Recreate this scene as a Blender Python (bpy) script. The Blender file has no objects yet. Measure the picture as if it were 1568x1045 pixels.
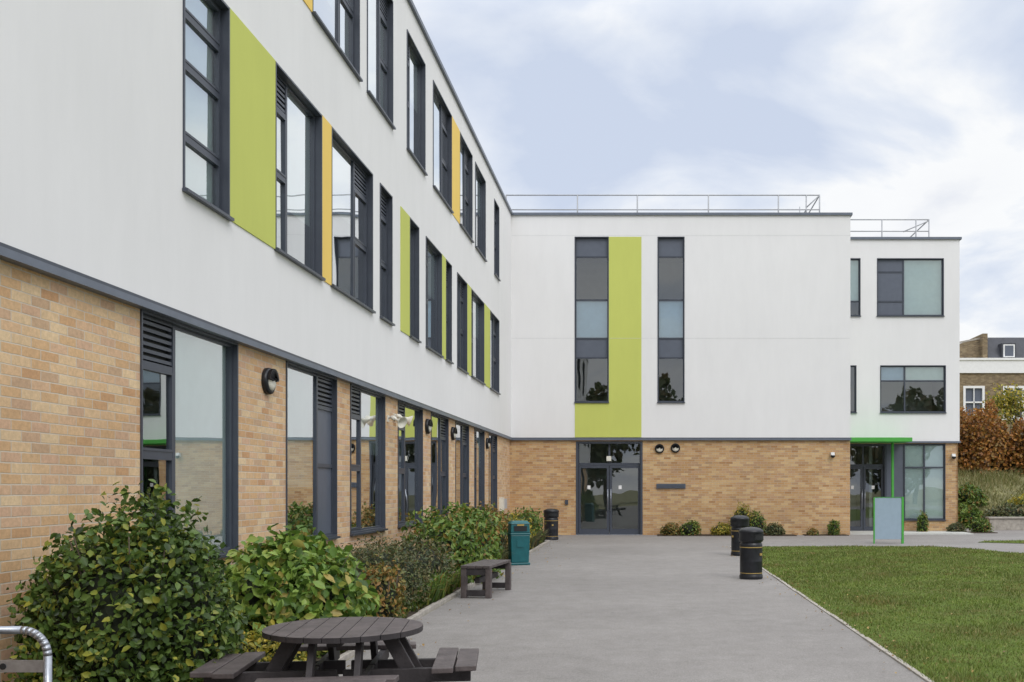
import bpy, bmesh, math, random
import numpy as np
from mathutils import Vector, Matrix
random.seed(4)
S = bpy.context.scene
COL = S.collection

# ------------------------------------------------------------ materials
def newmat(name):
    m = bpy.data.materials.new(name); m.use_nodes = True
    nt = m.node_tree
    for n in list(nt.nodes): nt.nodes.remove(n)
    out = nt.nodes.new('ShaderNodeOutputMaterial')
    return m, nt, out
def N(nt, t, **kw):
    n = nt.nodes.new(t)
    for k, v in kw.items():
        if k in n.inputs: n.inputs[k].default_value = v
        else: setattr(n, k, v)
    return n
def c4(c): return (c[0], c[1], c[2], 1)
def ramp(nt, stops, interp='LINEAR'):
    r = nt.nodes.new('ShaderNodeValToRGB'); cr = r.color_ramp; cr.interpolation = interp
    while len(cr.elements) < len(stops): cr.elements.new(0.5)
    for e, (p, c) in zip(cr.elements, stops):
        e.position = p; e.color = c4(c)
    return r
def simple(name, col, rough=0.6, var=0.12, scale=6.0, metal=0.0, bump=0.0, bscale=60, spec=0.4):
    m, nt, out = newmat(name); L = nt.links.new
    tc = N(nt, 'ShaderNodeTexCoord')
    nz = N(nt, 'ShaderNodeTexNoise', Scale=scale, Detail=6.0, Roughness=0.6)
    L(tc.outputs['Object'], nz.inputs['Vector'])
    a = [max(0, c*(1-var)) for c in col]; b = [min(1, c*(1+var)) for c in col]
    r = ramp(nt, [(0.3, a), (0.7, b)]); L(nz.outputs['Fac'], r.inputs['Fac'])
    p = N(nt, 'ShaderNodeBsdfPrincipled', Roughness=rough, Metallic=metal)
    p.inputs['Specular IOR Level'].default_value = spec
    L(r.outputs['Color'], p.inputs['Base Color'])
    if bump > 0:
        n2 = N(nt, 'ShaderNodeTexNoise', Scale=bscale, Detail=4.0)
        L(tc.outputs['Object'], n2.inputs['Vector'])
        bp = N(nt, 'ShaderNodeBump', Strength=bump, Distance=0.01)
        L(n2.outputs['Fac'], bp.inputs['Height']); L(bp.outputs['Normal'], p.inputs['Normal'])
    L(p.outputs['BSDF'], out.inputs['Surface'])
    return m

def render_mat(name, col, dirt=0.93):
    m, nt, out = newmat(name); L = nt.links.new
    tc = N(nt, 'ShaderNodeTexCoord')
    mp = N(nt, 'ShaderNodeMapping'); mp.inputs['Scale'].default_value = (1.6, 1.6, 0.35)
    L(tc.outputs['Object'], mp.inputs['Vector'])
    n1 = N(nt, 'ShaderNodeTexNoise', Scale=1.6, Detail=8.0, Roughness=0.68)
    L(mp.outputs['Vector'], n1.inputs['Vector'])
    n2 = N(nt, 'ShaderNodeTexNoise', Scale=0.35, Detail=3.0)
    L(tc.outputs['Object'], n2.inputs['Vector'])
    ad = N(nt, 'ShaderNodeMath', operation='ADD'); L(n1.outputs['Fac'], ad.inputs[0]); L(n2.outputs['Fac'], ad.inputs[1])
    r = ramp(nt, [(0.0, [c*dirt for c in col]), (1.0, col)])
    mr = N(nt, 'ShaderNodeMapRange'); mr.inputs['From Min'].default_value = 0.65; mr.inputs['From Max'].default_value = 1.25
    L(ad.outputs[0], mr.inputs['Value']); L(mr.outputs[0], r.inputs['Fac'])
    p = N(nt, 'ShaderNodeBsdfPrincipled', Roughness=0.85); p.inputs['Specular IOR Level'].default_value = 0.2
    L(r.outputs['Color'], p.inputs['Base Color'])
    n3 = N(nt, 'ShaderNodeTexNoise', Scale=160.0, Detail=3.0); L(tc.outputs['Object'], n3.inputs['Vector'])
    bp = N(nt, 'ShaderNodeBump', Strength=0.15, Distance=0.003)
    L(n3.outputs['Fac'], bp.inputs['Height']); L(bp.outputs['Normal'], p.inputs['Normal'])
    L(p.outputs['BSDF'], out.inputs['Surface'])
    return m

def brick_mat(name, axis, cols, mortar):
    m, nt, out = newmat(name); L = nt.links.new
    tc = N(nt, 'ShaderNodeTexCoord')
    sp = N(nt, 'ShaderNodeSeparateXYZ'); L(tc.outputs['Object'], sp.inputs[0])
    cb = N(nt, 'ShaderNodeCombineXYZ'); L(sp.outputs[axis], cb.inputs['X']); L(sp.outputs['Z'], cb.inputs['Y'])
    nw = N(nt, 'ShaderNodeTexNoise', Scale=14.0, Detail=2.0); L(tc.outputs['Object'], nw.inputs['Vector'])
    vm = N(nt, 'ShaderNodeVectorMath', operation='MULTIPLY_ADD')
    vm.inputs[1].default_value = (0.007, 0.007, 0); L(nw.outputs['Color'], vm.inputs[0]); L(cb.outputs[0], vm.inputs[2])
    bt = N(nt, 'ShaderNodeTexBrick'); L(vm.outputs[0], bt.inputs['Vector'])
    bt.inputs['Scale'].default_value = 1.0
    bt.inputs['Brick Width'].default_value = 0.225; bt.inputs['Row Height'].default_value = 0.075
    bt.inputs['Mortar Size'].default_value = 0.0055; bt.inputs['Mortar Smooth'].default_value = 0.3
    bt.inputs['Color1'].default_value = (0, 0, 0, 1); bt.inputs['Color2'].default_value = (1, 1, 1, 1)
    bt.inputs['Mortar'].default_value = (0.5, 0.5, 0.5, 1)
    r = ramp(nt, [(i/(len(cols)-1), c) for i, c in enumerate(cols)])
    L(bt.outputs['Color'], r.inputs['Fac'])
    n1 = N(nt, 'ShaderNodeTexNoise', Scale=30.0, Detail=5.0, Roughness=0.7); L(tc.outputs['Object'], n1.inputs['Vector'])
    n2 = N(nt, 'ShaderNodeTexNoise', Scale=0.9, Detail=3.0); L(tc.outputs['Object'], n2.inputs['Vector'])
    r1 = ramp(nt, [(0.3, (0.82, 0.82, 0.82)), (0.7, (1.09, 1.09, 1.09))]); L(n1.outputs['Fac'], r1.inputs['Fac'])
    r2 = ramp(nt, [(0.3, (0.90, 0.88, 0.87)), (0.7, (1.06, 1.06, 1.06))]); L(n2.outputs['Fac'], r2.inputs['Fac'])
    m1 = N(nt, 'ShaderNodeMixRGB', blend_type='MULTIPLY'); m1.inputs[0].default_value = 1
    L(r.outputs[0], m1.inputs[1]); L(r1.outputs[0], m1.inputs[2])
    m3 = N(nt, 'ShaderNodeMixRGB'); L(bt.outputs['Fac'], m3.inputs[0]); L(m1.outputs[0], m3.inputs[1]); m3.inputs[2].default_value = c4(mortar)
    m2 = N(nt, 'ShaderNodeMixRGB', blend_type='MULTIPLY'); m2.inputs[0].default_value = 1
    L(m3.outputs[0], m2.inputs[1]); L(r2.outputs[0], m2.inputs[2])
    p = N(nt, 'ShaderNodeBsdfPrincipled', Roughness=0.85); p.inputs['Specular IOR Level'].default_value = 0.2
    L(m2.outputs[0], p.inputs['Base Color'])
    iv = N(nt, 'ShaderNodeMath', operation='SUBTRACT'); iv.inputs[0].default_value = 1.0; L(bt.outputs['Fac'], iv.inputs[1])
    ad = N(nt, 'ShaderNodeMath', operation='MULTIPLY_ADD'); L(n1.outputs['Fac'], ad.inputs[0]); ad.inputs[1].default_value = 0.35; L(iv.outputs[0], ad.inputs[2])
    bp = N(nt, 'ShaderNodeBump', Strength=0.7, Distance=0.007)
    L(ad.outputs[0], bp.inputs['Height']); L(bp.outputs['Normal'], p.inputs['Normal'])
    L(p.outputs['BSDF'], out.inputs['Surface'])
    return m

def glass_mat():
    m, nt, out = newmat('window_glass'); L = nt.links.new
    fr = N(nt, 'ShaderNodeFresnel', IOR=1.52)
    ma = N(nt, 'ShaderNodeMath', operation='MULTIPLY_ADD'); ma.inputs[1].default_value = 4.0; ma.inputs[2].default_value = -0.01
    ma.use_clamp = True; L(fr.outputs[0], ma.inputs[0])
    mn = N(nt, 'ShaderNodeMath', operation='MINIMUM'); mn.inputs[1].default_value = 0.86; L(ma.outputs[0], mn.inputs[0])
    tc = N(nt, 'ShaderNodeTexCoord')
    nz = N(nt, 'ShaderNodeTexNoise', Scale=0.9, Detail=1.0); L(tc.outputs['Object'], nz.inputs['Vector'])
    bp = N(nt, 'ShaderNodeBump', Strength=0.14, Distance=0.02); L(nz.outputs['Fac'], bp.inputs['Height'])
    tr = N(nt, 'ShaderNodeBsdfTransparent'); tr.inputs[0].default_value = (0.82, 0.91, 0.90, 1)
    gl = N(nt, 'ShaderNodeBsdfGlossy', Roughness=0.0); gl.inputs[0].default_value = (0.95, 0.98, 1, 1)
    L(bp.outputs[0], gl.inputs['Normal'])
    mx = N(nt, 'ShaderNodeMixShader'); L(mn.outputs[0], mx.inputs[0]); L(tr.outputs[0], mx.inputs[1]); L(gl.outputs[0], mx.inputs[2])
    L(mx.outputs[0], out.inputs['Surface'])
    return m

LK = 1.35
def leaf_mat(name, cols, trans=0.25, k=None):
    k = LK if k is None else k
    m, nt, out = newmat(name); L = nt.links.new
    g = N(nt, 'ShaderNodeNewGeometry'); tc = N(nt, 'ShaderNodeTexCoord')
    nz = N(nt, 'ShaderNodeTexNoise', Scale=3.0, Detail=3.0); L(tc.outputs['Object'], nz.inputs['Vector'])
    a = N(nt, 'ShaderNodeMath', operation='MULTIPLY_ADD'); a.inputs[1].default_value = 0.9; a.inputs[2].default_value = -0.45
    L(nz.outputs['Fac'], a.inputs[0])
    b = N(nt, 'ShaderNodeMath', operation='ADD'); b.use_clamp = True
    L(g.outputs['Random Per Island'], b.inputs[0]); L(a.outputs[0], b.inputs[1])
    n = len(cols); r = ramp(nt, [(i/(n-1), [x*k for x in c]) for i, c in enumerate(cols)])
    L(b.outputs[0], r.inputs['Fac'])
    p = N(nt, 'ShaderNodeBsdfPrincipled', Roughness=0.42); p.inputs['Specular IOR Level'].default_value = 0.35
    L(r.outputs[0], p.inputs['Base Color'])
    t = N(nt, 'ShaderNodeBsdfTranslucent'); L(r.outputs[0], t.inputs[0])
    mx = N(nt, 'ShaderNodeMixShader'); mx.inputs[0].default_value = trans
    L(p.outputs[0], mx.inputs[1]); L(t.outputs[0], mx.inputs[2]); L(mx.outputs[0], out.inputs['Surface'])
    return m

def asphalt_mat():
    m, nt, out = newmat('asphalt'); L = nt.links.new
    tc = N(nt, 'ShaderNodeTexCoord')
    n1 = N(nt, 'ShaderNodeTexNoise', Scale=0.35, Detail=5.0, Roughness=0.6); L(tc.outputs['Object'], n1.inputs['Vector'])
    n2 = N(nt, 'ShaderNodeTexNoise', Scale=90.0, Detail=3.0, Roughness=0.7); L(tc.outputs['Object'], n2.inputs['Vector'])
    n3 = N(nt, 'ShaderNodeTexNoise', Scale=3.5, Detail=6.0, Roughness=0.7); L(tc.outputs['Object'], n3.inputs['Vector'])
    r1 = ramp(nt, [(0.3, (0.228, 0.214, 0.204)), (0.7, (0.285, 0.268, 0.256))]); L(n1.outputs['Fac'], r1.inputs[0])
    r2 = ramp(nt, [(0.3, (0.68, 0.68, 0.68)), (0.7, (1.26, 1.26, 1.26))]); L(n2.outputs['Fac'], r2.inputs[0])
    r3 = ramp(nt, [(0.3, (0.86, 0.86, 0.85)), (0.65, (1.04, 1.04, 1.04))]); L(n3.outputs['Fac'], r3.inputs[0])
    a = N(nt, 'ShaderNodeMixRGB', blend_type='MULTIPLY'); a.inputs[0].default_value = 1; L(r1.outputs[0], a.inputs[1]); L(r2.outputs[0], a.inputs[2])
    b = N(nt, 'ShaderNodeMixRGB', blend_type='MULTIPLY'); b.inputs[0].default_value = 1; L(a.outputs[0], b.inputs[1]); L(r3.outputs[0], b.inputs[2])
    vo = N(nt, 'ShaderNodeTexVoronoi', Scale=2.3); L(tc.outputs['Object'], vo.inputs['Vector'])
    r4 = ramp(nt, [(0.03, (0.72, 0.72, 0.72)), (0.06, (1, 1, 1))]); L(vo.outputs['Distance'], r4.inputs[0])
    d = N(nt, 'ShaderNodeMixRGB', blend_type='MULTIPLY'); d.inputs[0].default_value = 1; L(b.outputs[0], d.inputs[1]); L(r4.outputs[0], d.inputs[2])
    p = N(nt, 'ShaderNodeBsdfPrincipled', Roughness=0.85); p.inputs['Specular IOR Level'].default_value = 0.25
    L(d.outputs[0], p.inputs['Base Color'])
    bp = N(nt, 'ShaderNodeBump', Strength=0.4, Distance=0.004); L(n2.outputs['Fac'], bp.inputs['Height']); L(bp.outputs[0], p.inputs['Normal'])
    L(p.outputs[0], out.inputs['Surface'])
    return m

def lawn_mat(name='lawn_turf', k=1.15):
    m, nt, out = newmat(name); L = nt.links.new
    tc = N(nt, 'ShaderNodeTexCoord')
    n1 = N(nt, 'ShaderNodeTexNoise', Scale=0.8, Detail=6.0, Roughness=0.65); L(tc.outputs['Object'], n1.inputs['Vector'])
    n2 = N(nt, 'ShaderNodeTexNoise', Scale=40.0, Detail=5.0, Roughness=0.7); L(tc.outputs['Object'], n2.inputs['Vector'])
    r1 = ramp(nt, [(0.3, (0.12*k, 0.11*k, 0.045*k)), (0.5, (0.10*k, 0.145*k, 0.03*k)), (0.72, (0.15*k, 0.195*k, 0.05*k))]); L(n1.outputs['Fac'], r1.inputs[0])
    r2 = ramp(nt, [(0.3, (0.5, 0.5, 0.5)), (0.7, (1.3, 1.3, 1.2))]); L(n2.outputs['Fac'], r2.inputs[0])
    a = N(nt, 'ShaderNodeMixRGB', blend_type='MULTIPLY'); a.inputs[0].default_value = 1; L(r1.outputs[0], a.inputs[1]); L(r2.outputs[0], a.inputs[2])
    p = N(nt, 'ShaderNodeBsdfPrincipled', Roughness=0.9); p.inputs['Specular IOR Level'].default_value = 0.1
    L(a.outputs[0], p.inputs['Base Color'])
    bp = N(nt, 'ShaderNodeBump', Strength=0.8, Distance=0.03); L(n2.outputs['Fac'], bp.inputs['Height']); L(bp.outputs[0], p.inputs['Normal'])
    L(p.outputs[0], out.inputs['Surface'])
    return m

def blade_mat():
    m, nt, out = newmat('grass_blades'); L = nt.links.new
    g = N(nt, 'ShaderNodeNewGeometry'); tc = N(nt, 'ShaderNodeTexCoord')
    nz = N(nt, 'ShaderNodeTexNoise', Scale=1.1, Detail=7.0, Roughness=0.7); L(tc.outputs['Object'], nz.inputs['Vector'])
    r = ramp(nt, [(0.0, (0.08,0.105,0.022)), (0.4, (0.135,0.185,0.038)), (0.75, (0.185,0.24,0.052)), (1.0, (0.33,0.30,0.13))]); L(g.outputs['Random Per Island'], r.inputs[0])
    r2 = ramp(nt, [(0.34, (1.22,0.84,1.0)), (0.48, (0.92,0.92,0.92)), (0.64, (1.25,1.28,1.1))]); L(nz.outputs['Fac'], r2.inputs[0])
    a = N(nt, 'ShaderNodeMixRGB', blend_type='MULTIPLY'); a.inputs[0].default_value = 1; L(r.outputs[0], a.inputs[1]); L(r2.outputs[0], a.inputs[2])
    p = N(nt, 'ShaderNodeBsdfPrincipled', Roughness=0.5); p.inputs['Specular IOR Level'].default_value = 0.3; L(a.outputs[0], p.inputs['Base Color'])
    t = N(nt, 'ShaderNodeBsdfTranslucent'); L(a.outputs[0], t.inputs[0])
    mx = N(nt, 'ShaderNodeMixShader'); mx.inputs[0].default_value = 0.3
    L(p.outputs[0], mx.inputs[1]); L(t.outputs[0], mx.inputs[2]); L(mx.outputs[0], out.inputs['Surface'])
    return m

M = {}
M['white'] = render_mat('white_render', (0.795, 0.79, 0.795))
M['green'] = render_mat('lime_panel', (0.56, 0.60, 0.155), 0.92)
M['yellow'] = render_mat('yellow_panel', (0.88, 0.62, 0.17), 0.93)
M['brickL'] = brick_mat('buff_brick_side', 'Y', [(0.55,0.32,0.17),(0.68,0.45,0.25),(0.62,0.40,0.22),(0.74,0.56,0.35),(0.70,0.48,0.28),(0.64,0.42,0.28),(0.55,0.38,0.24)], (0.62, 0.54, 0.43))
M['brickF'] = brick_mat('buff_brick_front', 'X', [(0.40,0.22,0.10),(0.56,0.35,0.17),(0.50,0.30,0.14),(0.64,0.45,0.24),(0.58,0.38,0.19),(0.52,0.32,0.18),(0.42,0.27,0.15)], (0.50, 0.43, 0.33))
M['brickH'] = brick_mat('london_stock_brick', 'X', [(0.15,0.11,0.07),(0.24,0.18,0.105),(0.20,0.15,0.09),(0.32,0.25,0.15),(0.26,0.19,0.11)], (0.26, 0.23, 0.19))
M['frame'] = simple('grey_aluminium', (0.058, 0.067, 0.088), 0.38, 0.08)
M['frameL'] = simple('grey_spandrel', (0.105, 0.12, 0.155), 0.4, 0.06)
M['coping'] = simple('coping_metal', (0.13, 0.15, 0.19), 0.4, 0.1)
M['glass'] = glass_mat()
M['blind'] = simple('roller_blind', (0.62, 0.72, 0.86), 0.8, 0.04)  # pale blue also stands in for sky reflected in the tall panes
M['blindW'] = simple('white_blind', (0.86, 0.90, 0.89), 0.8, 0.04)
M['room'] = simple('room_wall', (0.50, 0.50, 0.47), 0.8, 0.15, 0.8)
M['dark'] = simple('dark_recess', (0.015, 0.016, 0.018), 0.6)
M['roof'] = simple('roof_felt', (0.2, 0.2, 0.2), 0.9)
M['steel'] = simple('galvanised_steel', (0.36, 0.38, 0.42), 0.38, 0.2, 20, metal=0.8)
M['rail'] = simple('railing_paint', (0.42, 0.43, 0.45), 0.5, 0.1)
M['joint'] = simple('render_joint', (0.62, 0.62, 0.63), 0.8, 0.1)
M['black'] = simple('black_plastic', (0.014, 0.015, 0.019), 0.38, 0.3, 12)
M['gold'] = simple('gold_band', (0.42, 0.29, 0.09), 0.4, 0.1)
M['teal'] = simple('teal_plastic', (0.012, 0.11, 0.125), 0.4, 0.15, 8)
M['plank'] = simple('recycled_plank', (0.088, 0.072, 0.071), 0.55, 0.35, 9, bump=0.4, bscale=40)
M['plankD'] = simple('recycled_plank_dark', (0.035, 0.030, 0.032), 0.6, 0.3, 9, bump=0.3, bscale=40)
M['kerb'] = simple('concrete_edging', (0.36, 0.33, 0.29), 0.85, 0.25, 8, bump=0.4)
M['soil'] = simple('soil', (0.055, 0.040, 0.026), 0.95, 0.5, 12, bump=1.0, bscale=30)
M['ccream'] = simple('cream_plastic', (0.72, 0.70, 0.62), 0.5, 0.05)
M['whitep'] = simple('white_paint', (0.78, 0.78, 0.78), 0.5, 0.04)
M['greenp'] = simple('green_paint', (0.07, 0.36, 0.055), 0.5, 0.08)
M['signb'] = simple('sign_face', (0.30, 0.39, 0.47), 0.5, 0.05)
M['slate'] = simple('slate', (0.055, 0.058, 0.07), 0.6, 0.2, 3)
M['asphalt'] = asphalt_mat()
M['lawn'] = lawn_mat()
M['rough'] = simple('rough_grass_soil', (0.19, 0.18, 0.085), 0.95, 0.4, 1.5, bump=1.0, bscale=12)
M['bark'] = simple('bark', (0.09, 0.07, 0.05), 0.9, 0.4, 10, bump=0.6)
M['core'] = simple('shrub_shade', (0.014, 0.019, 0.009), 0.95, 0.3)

# ------------------------------------------------------------ mesh builder
class MB:
    def __init__(s): s.v = []; s.f = []; s.m = []; s.mats = []; s.sm = []
    def mi(s, k):
        if k not in s.mats: s.mats.append(k)
        return s.mats.index(k)
    def quad(s, pts, k, smooth=False):
        b = len(s.v); s.v += [tuple(p) for p in pts]; s.f.append(tuple(range(b, b+len(pts)))); s.m.append(s.mi(k)); s.sm.append(smooth)
    def box(s, a, b, k, xf=None):
        x0, x1 = sorted((a[0], b[0])); y0, y1 = sorted((a[1], b[1])); z0, z1 = sorted((a[2], b[2]))
        P = [(x0,y0,z0),(x1,y0,z0),(x1,y1,z0),(x0,y1,z0),(x0,y0,z1),(x1,y0,z1),(x1,y1,z1),(x0,y1,z1)]
        if xf is not None: P = [tuple(xf @ Vector(p)) for p in P]
        o = len(s.v); s.v += P
        for f in [(0,3,2,1),(4,5,6,7),(0,1,5,4),(1,2,6,5),(2,3,7,6),(3,0,4,7)]:
            s.f.append(tuple(i+o for i in f)); s.m.append(s.mi(k)); s.sm.append(False)
    def cyl(s, p0, p1, r0, k, r1=None, seg=10, caps=True):
        p0 = Vector(p0); p1 = Vector(p1); r1 = r0 if r1 is None else r1
        d = (p1-p0).normalized(); a = d.orthogonal().normalized(); b = d.cross(a)
        o = len(s.v)
        for i in range(seg):
            t = 2*math.pi*i/seg; w = a*math.cos(t)+b*math.sin(t)
            s.v.append(tuple(p0+w*r0)); s.v.append(tuple(p1+w*r1))
        for i in range(seg):
            j = (i+1) % seg
            s.f.append((o+2*i, o+2*j, o+2*j+1, o+2*i+1)); s.m.append(s.mi(k)); s.sm.append(True)
        if caps:
            s.f.append(tuple(o+2*i for i in range(seg))[::-1]); s.m.append(s.mi(k)); s.sm.append(False)
            s.f.append(tuple(o+2*i+1 for i in range(seg))); s.m.append(s.mi(k)); s.sm.append(False)
    def tube(s, pts, r, k, seg=10):
        for i in range(len(pts)-1):
            s.cyl(pts[i], pts[i+1], r, k, seg=seg)
    def lathe(s, prof, k, xf=None, seg=32):
        o = len(s.v); n = len(prof)
        for p in prof:
            for i in range(seg):
                t = 2*math.pi*i/seg; q = Vector((p[0]*math.cos(t), p[0]*math.sin(t), p[1]))
                if xf is not None: q = xf @ q
                s.v.append(tuple(q))
        for a in range(n-1):
            kk = prof[a][2] if len(prof[a]) > 2 and prof[a][2] else k
            for i in range(seg):
                j = (i+1) % seg
                s.f.append((o+a*seg+i, o+a*seg+j, o+(a+1)*seg+j, o+(a+1)*seg+i)); s.m.append(s.mi(kk)); s.sm.append(True)
    def obj(s, name, parent=None, recalc=True, bevel=0, loc=None):
        me = bpy.data.meshes.new(name); me.from_pydata(s.v, [], s.f)
        for k in s.mats: me.materials.append(M[k])
        me.polygons.foreach_set('material_index', s.m); me.polygons.foreach_set('use_smooth', s.sm); me.update()
        if recalc:
            bm = bmesh.new(); bm.from_mesh(me); bmesh.ops.recalc_face_normals(bm, faces=bm.faces); bm.to_mesh(me); bm.free()
        o = bpy.data.objects.new(name, me); COL.objects.link(o)
        if loc: o.location = loc
        if parent: o.parent = parent
        if bevel:
            b = o.modifiers.new('bevel', 'BEVEL'); b.width = bevel; b.segments = 2; b.limit_method = 'ANGLE'; b.angle_limit = math.radians(40)
        return o
def empty(name, loc=(0,0,0)):
    e = bpy.data.objects.new(name, None); e.location = loc; COL.objects.link(e); return e

# ------------------------------------------------------------ school building
XW = -4.3; YF = 32.44; YW = 34.4
mapL = lambda u, z, d: (XW+d, u, z)
mapF = lambda u, z, d: (u, YF-d, z)
mapW = lambda u, z, d: (u, YW-d, z)
school = empty('school_building')

def wallholes(mb, mp, u0, u1, z0, z1, holes, k, d=0.0):
    us = sorted({u0, u1, *[h[0] for h in holes], *[h[1] for h in holes]})
    zs = sorted({z0, z1, *[h[2] for h in holes], *[h[3] for h in holes]})
    us = [u for u in us if u0 <= u <= u1]; zs = [z for z in zs if z0 <= z <= z1]
    for i in range(len(us)-1):
        for j in range(len(zs)-1):
            cu = (us[i]+us[i+1])/2; cz = (zs[j]+zs[j+1])/2
            if any(h[0] < cu < h[1] and h[2] < cz < h[3] for h in holes): continue
            mb.quad([mp(us[i],zs[j],d), mp(us[i+1],zs[j],d), mp(us[i+1],zs[j+1],d), mp(us[i],zs[j+1],d)], k)

FR = MB(); GL = MB(); BL = MB()
gr = random.Random(77)
def pane(mp, x0, x1, y0, y1, d):
    # each pane sits very slightly out of true, like real glazing
    a = gr.uniform(-1, 1)*0.0022; b = gr.uniform(-1, 1)*0.0022
    GL.quad([mp(x0,y0,d-a-b), mp(x1,y0,d+a-b), mp(x1,y1,d+a+b), mp(x0,y1,d-a+b)], 'glass')
def fb(mp, u0, u1, z0, z1, d0, d1, k='frame', mb=None):
    (mb or FR).box(mp(u0, z0, d0), mp(u1, z1, d1), k)
def window(mp, u0, u1, z0, z1, cols, rec=0.075, base=0.0, lining=0.018, proud=0.015, sill=True):
    o = 0.005
    fb(mp, u0-o, u0+lining, z0-o, z1+o, base-rec-0.07, base+proud)
    fb(mp, u1-lining, u1+o, z0-o, z1+o, base-rec-0.07, base+proud)
    fb(mp, u0+lining, u1-lining, z1-lining, z1+o, base-rec-0.07, base+proud-0.001)
    fb(mp, u0+lining, u1-lining, z0-o, z0+lining, base-rec-0.07, base+proud-0.001)
    if sill: fb(mp, u0-0.02, u1+0.02, z0-0.035, z0-0.006, base-0.02, base+0.055)
    a, b = u0+lining, u1-lining; c, e = z0+lining, z1-lining
    dF = base-rec
    tot = sum(w for w, _ in cols); u = a
    f = 0.026
    for ci, (w, rows) in enumerate(cols):
        ua = u; ub = u+(b-a)*w/tot; u = ub
        fb(mp, ua, ua+f, c, e, dF-0.06, dF); fb(mp, ub-f, ub, c, e, dF-0.06, dF)
        th = sum(h for h, _ in rows); z = e
        for h, kind in rows:
            zt = z; zb = z-(e-c)*h/th; z = zb
            x0, x1, y0, y1 = ua+f, ub-f, zb+f, zt-f
            fb(mp, x0, x1, zt-f, zt, dF-0.058, dF-0.002); fb(mp, x0, x1, zb, zb+f, dF-0.058, dF-0.002)
            if kind == 'l':
                fb(mp, x0, x1, y0, y1, dF-0.055, dF-0.05, 'dark')
                n = max(3, int((y1-y0)/0.055))
                for i in range(n):
                    zz = y0+(i+0.25)*(y1-y0)/n
                    fb(mp, x0, x1, zz, zz+(y1-y0)/n*0.5, dF-0.048, dF-0.008, 'frame')
            elif kind == 'p':
                fb(mp, x0, x1, y0, y1, dF-0.04, dF-0.02, 'frameL')
            else:
                if kind in 'sSt':
                    g = 0.024
                    for q in ((x0, x0+g, y0, y1), (x1-g, x1, y0, y1), (x0+g, x1-g, y0, y0+g), (x0+g, x1-g, y1-g, y1)):
                        fb(mp, *q, dF-0.045, dF+0.004)
                    x0 += g; x1 -= g; y0 += g; y1 -= g
                pane(mp, x0, x1, y0, y1, dF-0.025)
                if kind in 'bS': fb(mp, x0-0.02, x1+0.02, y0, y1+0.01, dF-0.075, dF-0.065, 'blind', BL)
                if kind in 'wt': fb(mp, x0-0.02, x1+0.02, y0, y1+0.01, dF-0.075, dF-0.065, 'blindW', BL)
                if kind == 'h': fb(mp, x0-0.02, x1+0.02, y1-(y1-y0)*0.45, y1+0.01, dF-0.075, dF-0.065, 'blindW', BL)
                if kind == 'q': fb(mp, x0-0.02, x1+0.02, y1-(y1-y0)*0.7, y1+0.01, dF-0.075, dF-0.065, 'blindW', BL)

R3 = [(0.42, 'l'), (0.78, 's'), (0.95, 's')]
NAR = (0.7, R3)
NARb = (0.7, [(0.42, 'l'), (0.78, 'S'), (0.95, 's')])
NARt = (0.7, [(0.42, 'l'), (0.78, 't'), (0.95, 't')])
NARp = (0.7, [(0.42, 'l'), (0.78, 'p'), (0.95, 'p')])
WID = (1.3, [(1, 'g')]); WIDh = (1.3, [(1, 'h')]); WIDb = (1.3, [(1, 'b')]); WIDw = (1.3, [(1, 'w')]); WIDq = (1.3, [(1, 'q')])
BR = -0.055

gw = [(8.62, 10.67, [(0.7, R3), (1.35, [(1, 'w')])]), (12.13, 14.12, [WIDq, NARp]), (14.79, 16.76, [NAR, WIDh]),
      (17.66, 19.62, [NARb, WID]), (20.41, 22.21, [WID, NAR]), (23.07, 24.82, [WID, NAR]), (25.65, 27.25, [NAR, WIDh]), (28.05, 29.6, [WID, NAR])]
nearG = [(-4.5, -2.4, [NAR, WID]), (-0.6, 1.4, [WID, NAR]), (3.0, 5.0, [NAR, WID])]
holes = []
for a, b, c in gw+nearG:
    window(mapL, a, b, 0.87, 3.09, c, rec=0.04, base=BR, sill=True)
    holes.append((a, b, 0.87, 3.09))
walls = MB()
wallholes(walls, mapL, -8, YF-BR, -0.1, 3.15, holes, 'brickL', BR)
f1 = [(9.30, 10.32, [(1.0, [(0.42, 't'), (0.5, 't'), (0.7, 't'), (0.55, 't')])]), (11.62, 13.29, [NARt, WIDq]), (13.71, 15.79, [WIDh, NAR]),
      (16.25, 17.02, [NAR]), (18.3, 19.05, [(1, [(1, 'g')])]), (19.68, 21.2, [NAR, WIDh]), (21.65, 22.3, [NARt]),
      (22.99, 24.25, [WIDq, NAR]), (24.85, 26.85, [NAR, WIDh]), (27.9, 29.65, [WIDq, NAR])]
f1 += [(-6, -4, [WID, NAR]), (-1.8, 0.2, [WID, NAR]), (3.5, 5.5, [WID, NAR])]
f2 = [(7.2, 9.2, [WID, NAR]), (12.92, 15.06, [WIDq, NARt]), (15.49, 17.07, [WIDw, NARt]), (18.1, 19.6, [NARt, WIDh]), (20.35, 22.3, [WIDw, NAR]),
      (23.3, 25.0, [WIDq, NARt]), (25.45, 27.1, [NAR, WIDh]), (28.7, 29.65, [NAR]), (-4, -2, [WID, NAR]), (1, 3, [WID, NAR])]
holes = []
for a, b, c in f1:
    window(mapL, a, b, 4.35, 6.52, c); holes.append((a, b, 4.35, 6.52))
for a, b, c in f2:
    window(mapL, a, b, 7.73, 9.88, c); holes.append((a, b, 7.73, 9.88))
wallholes(walls, mapL, -8, YF, 3.15, 10.42, holes, 'white', 0.0)
pan = MB()
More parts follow.
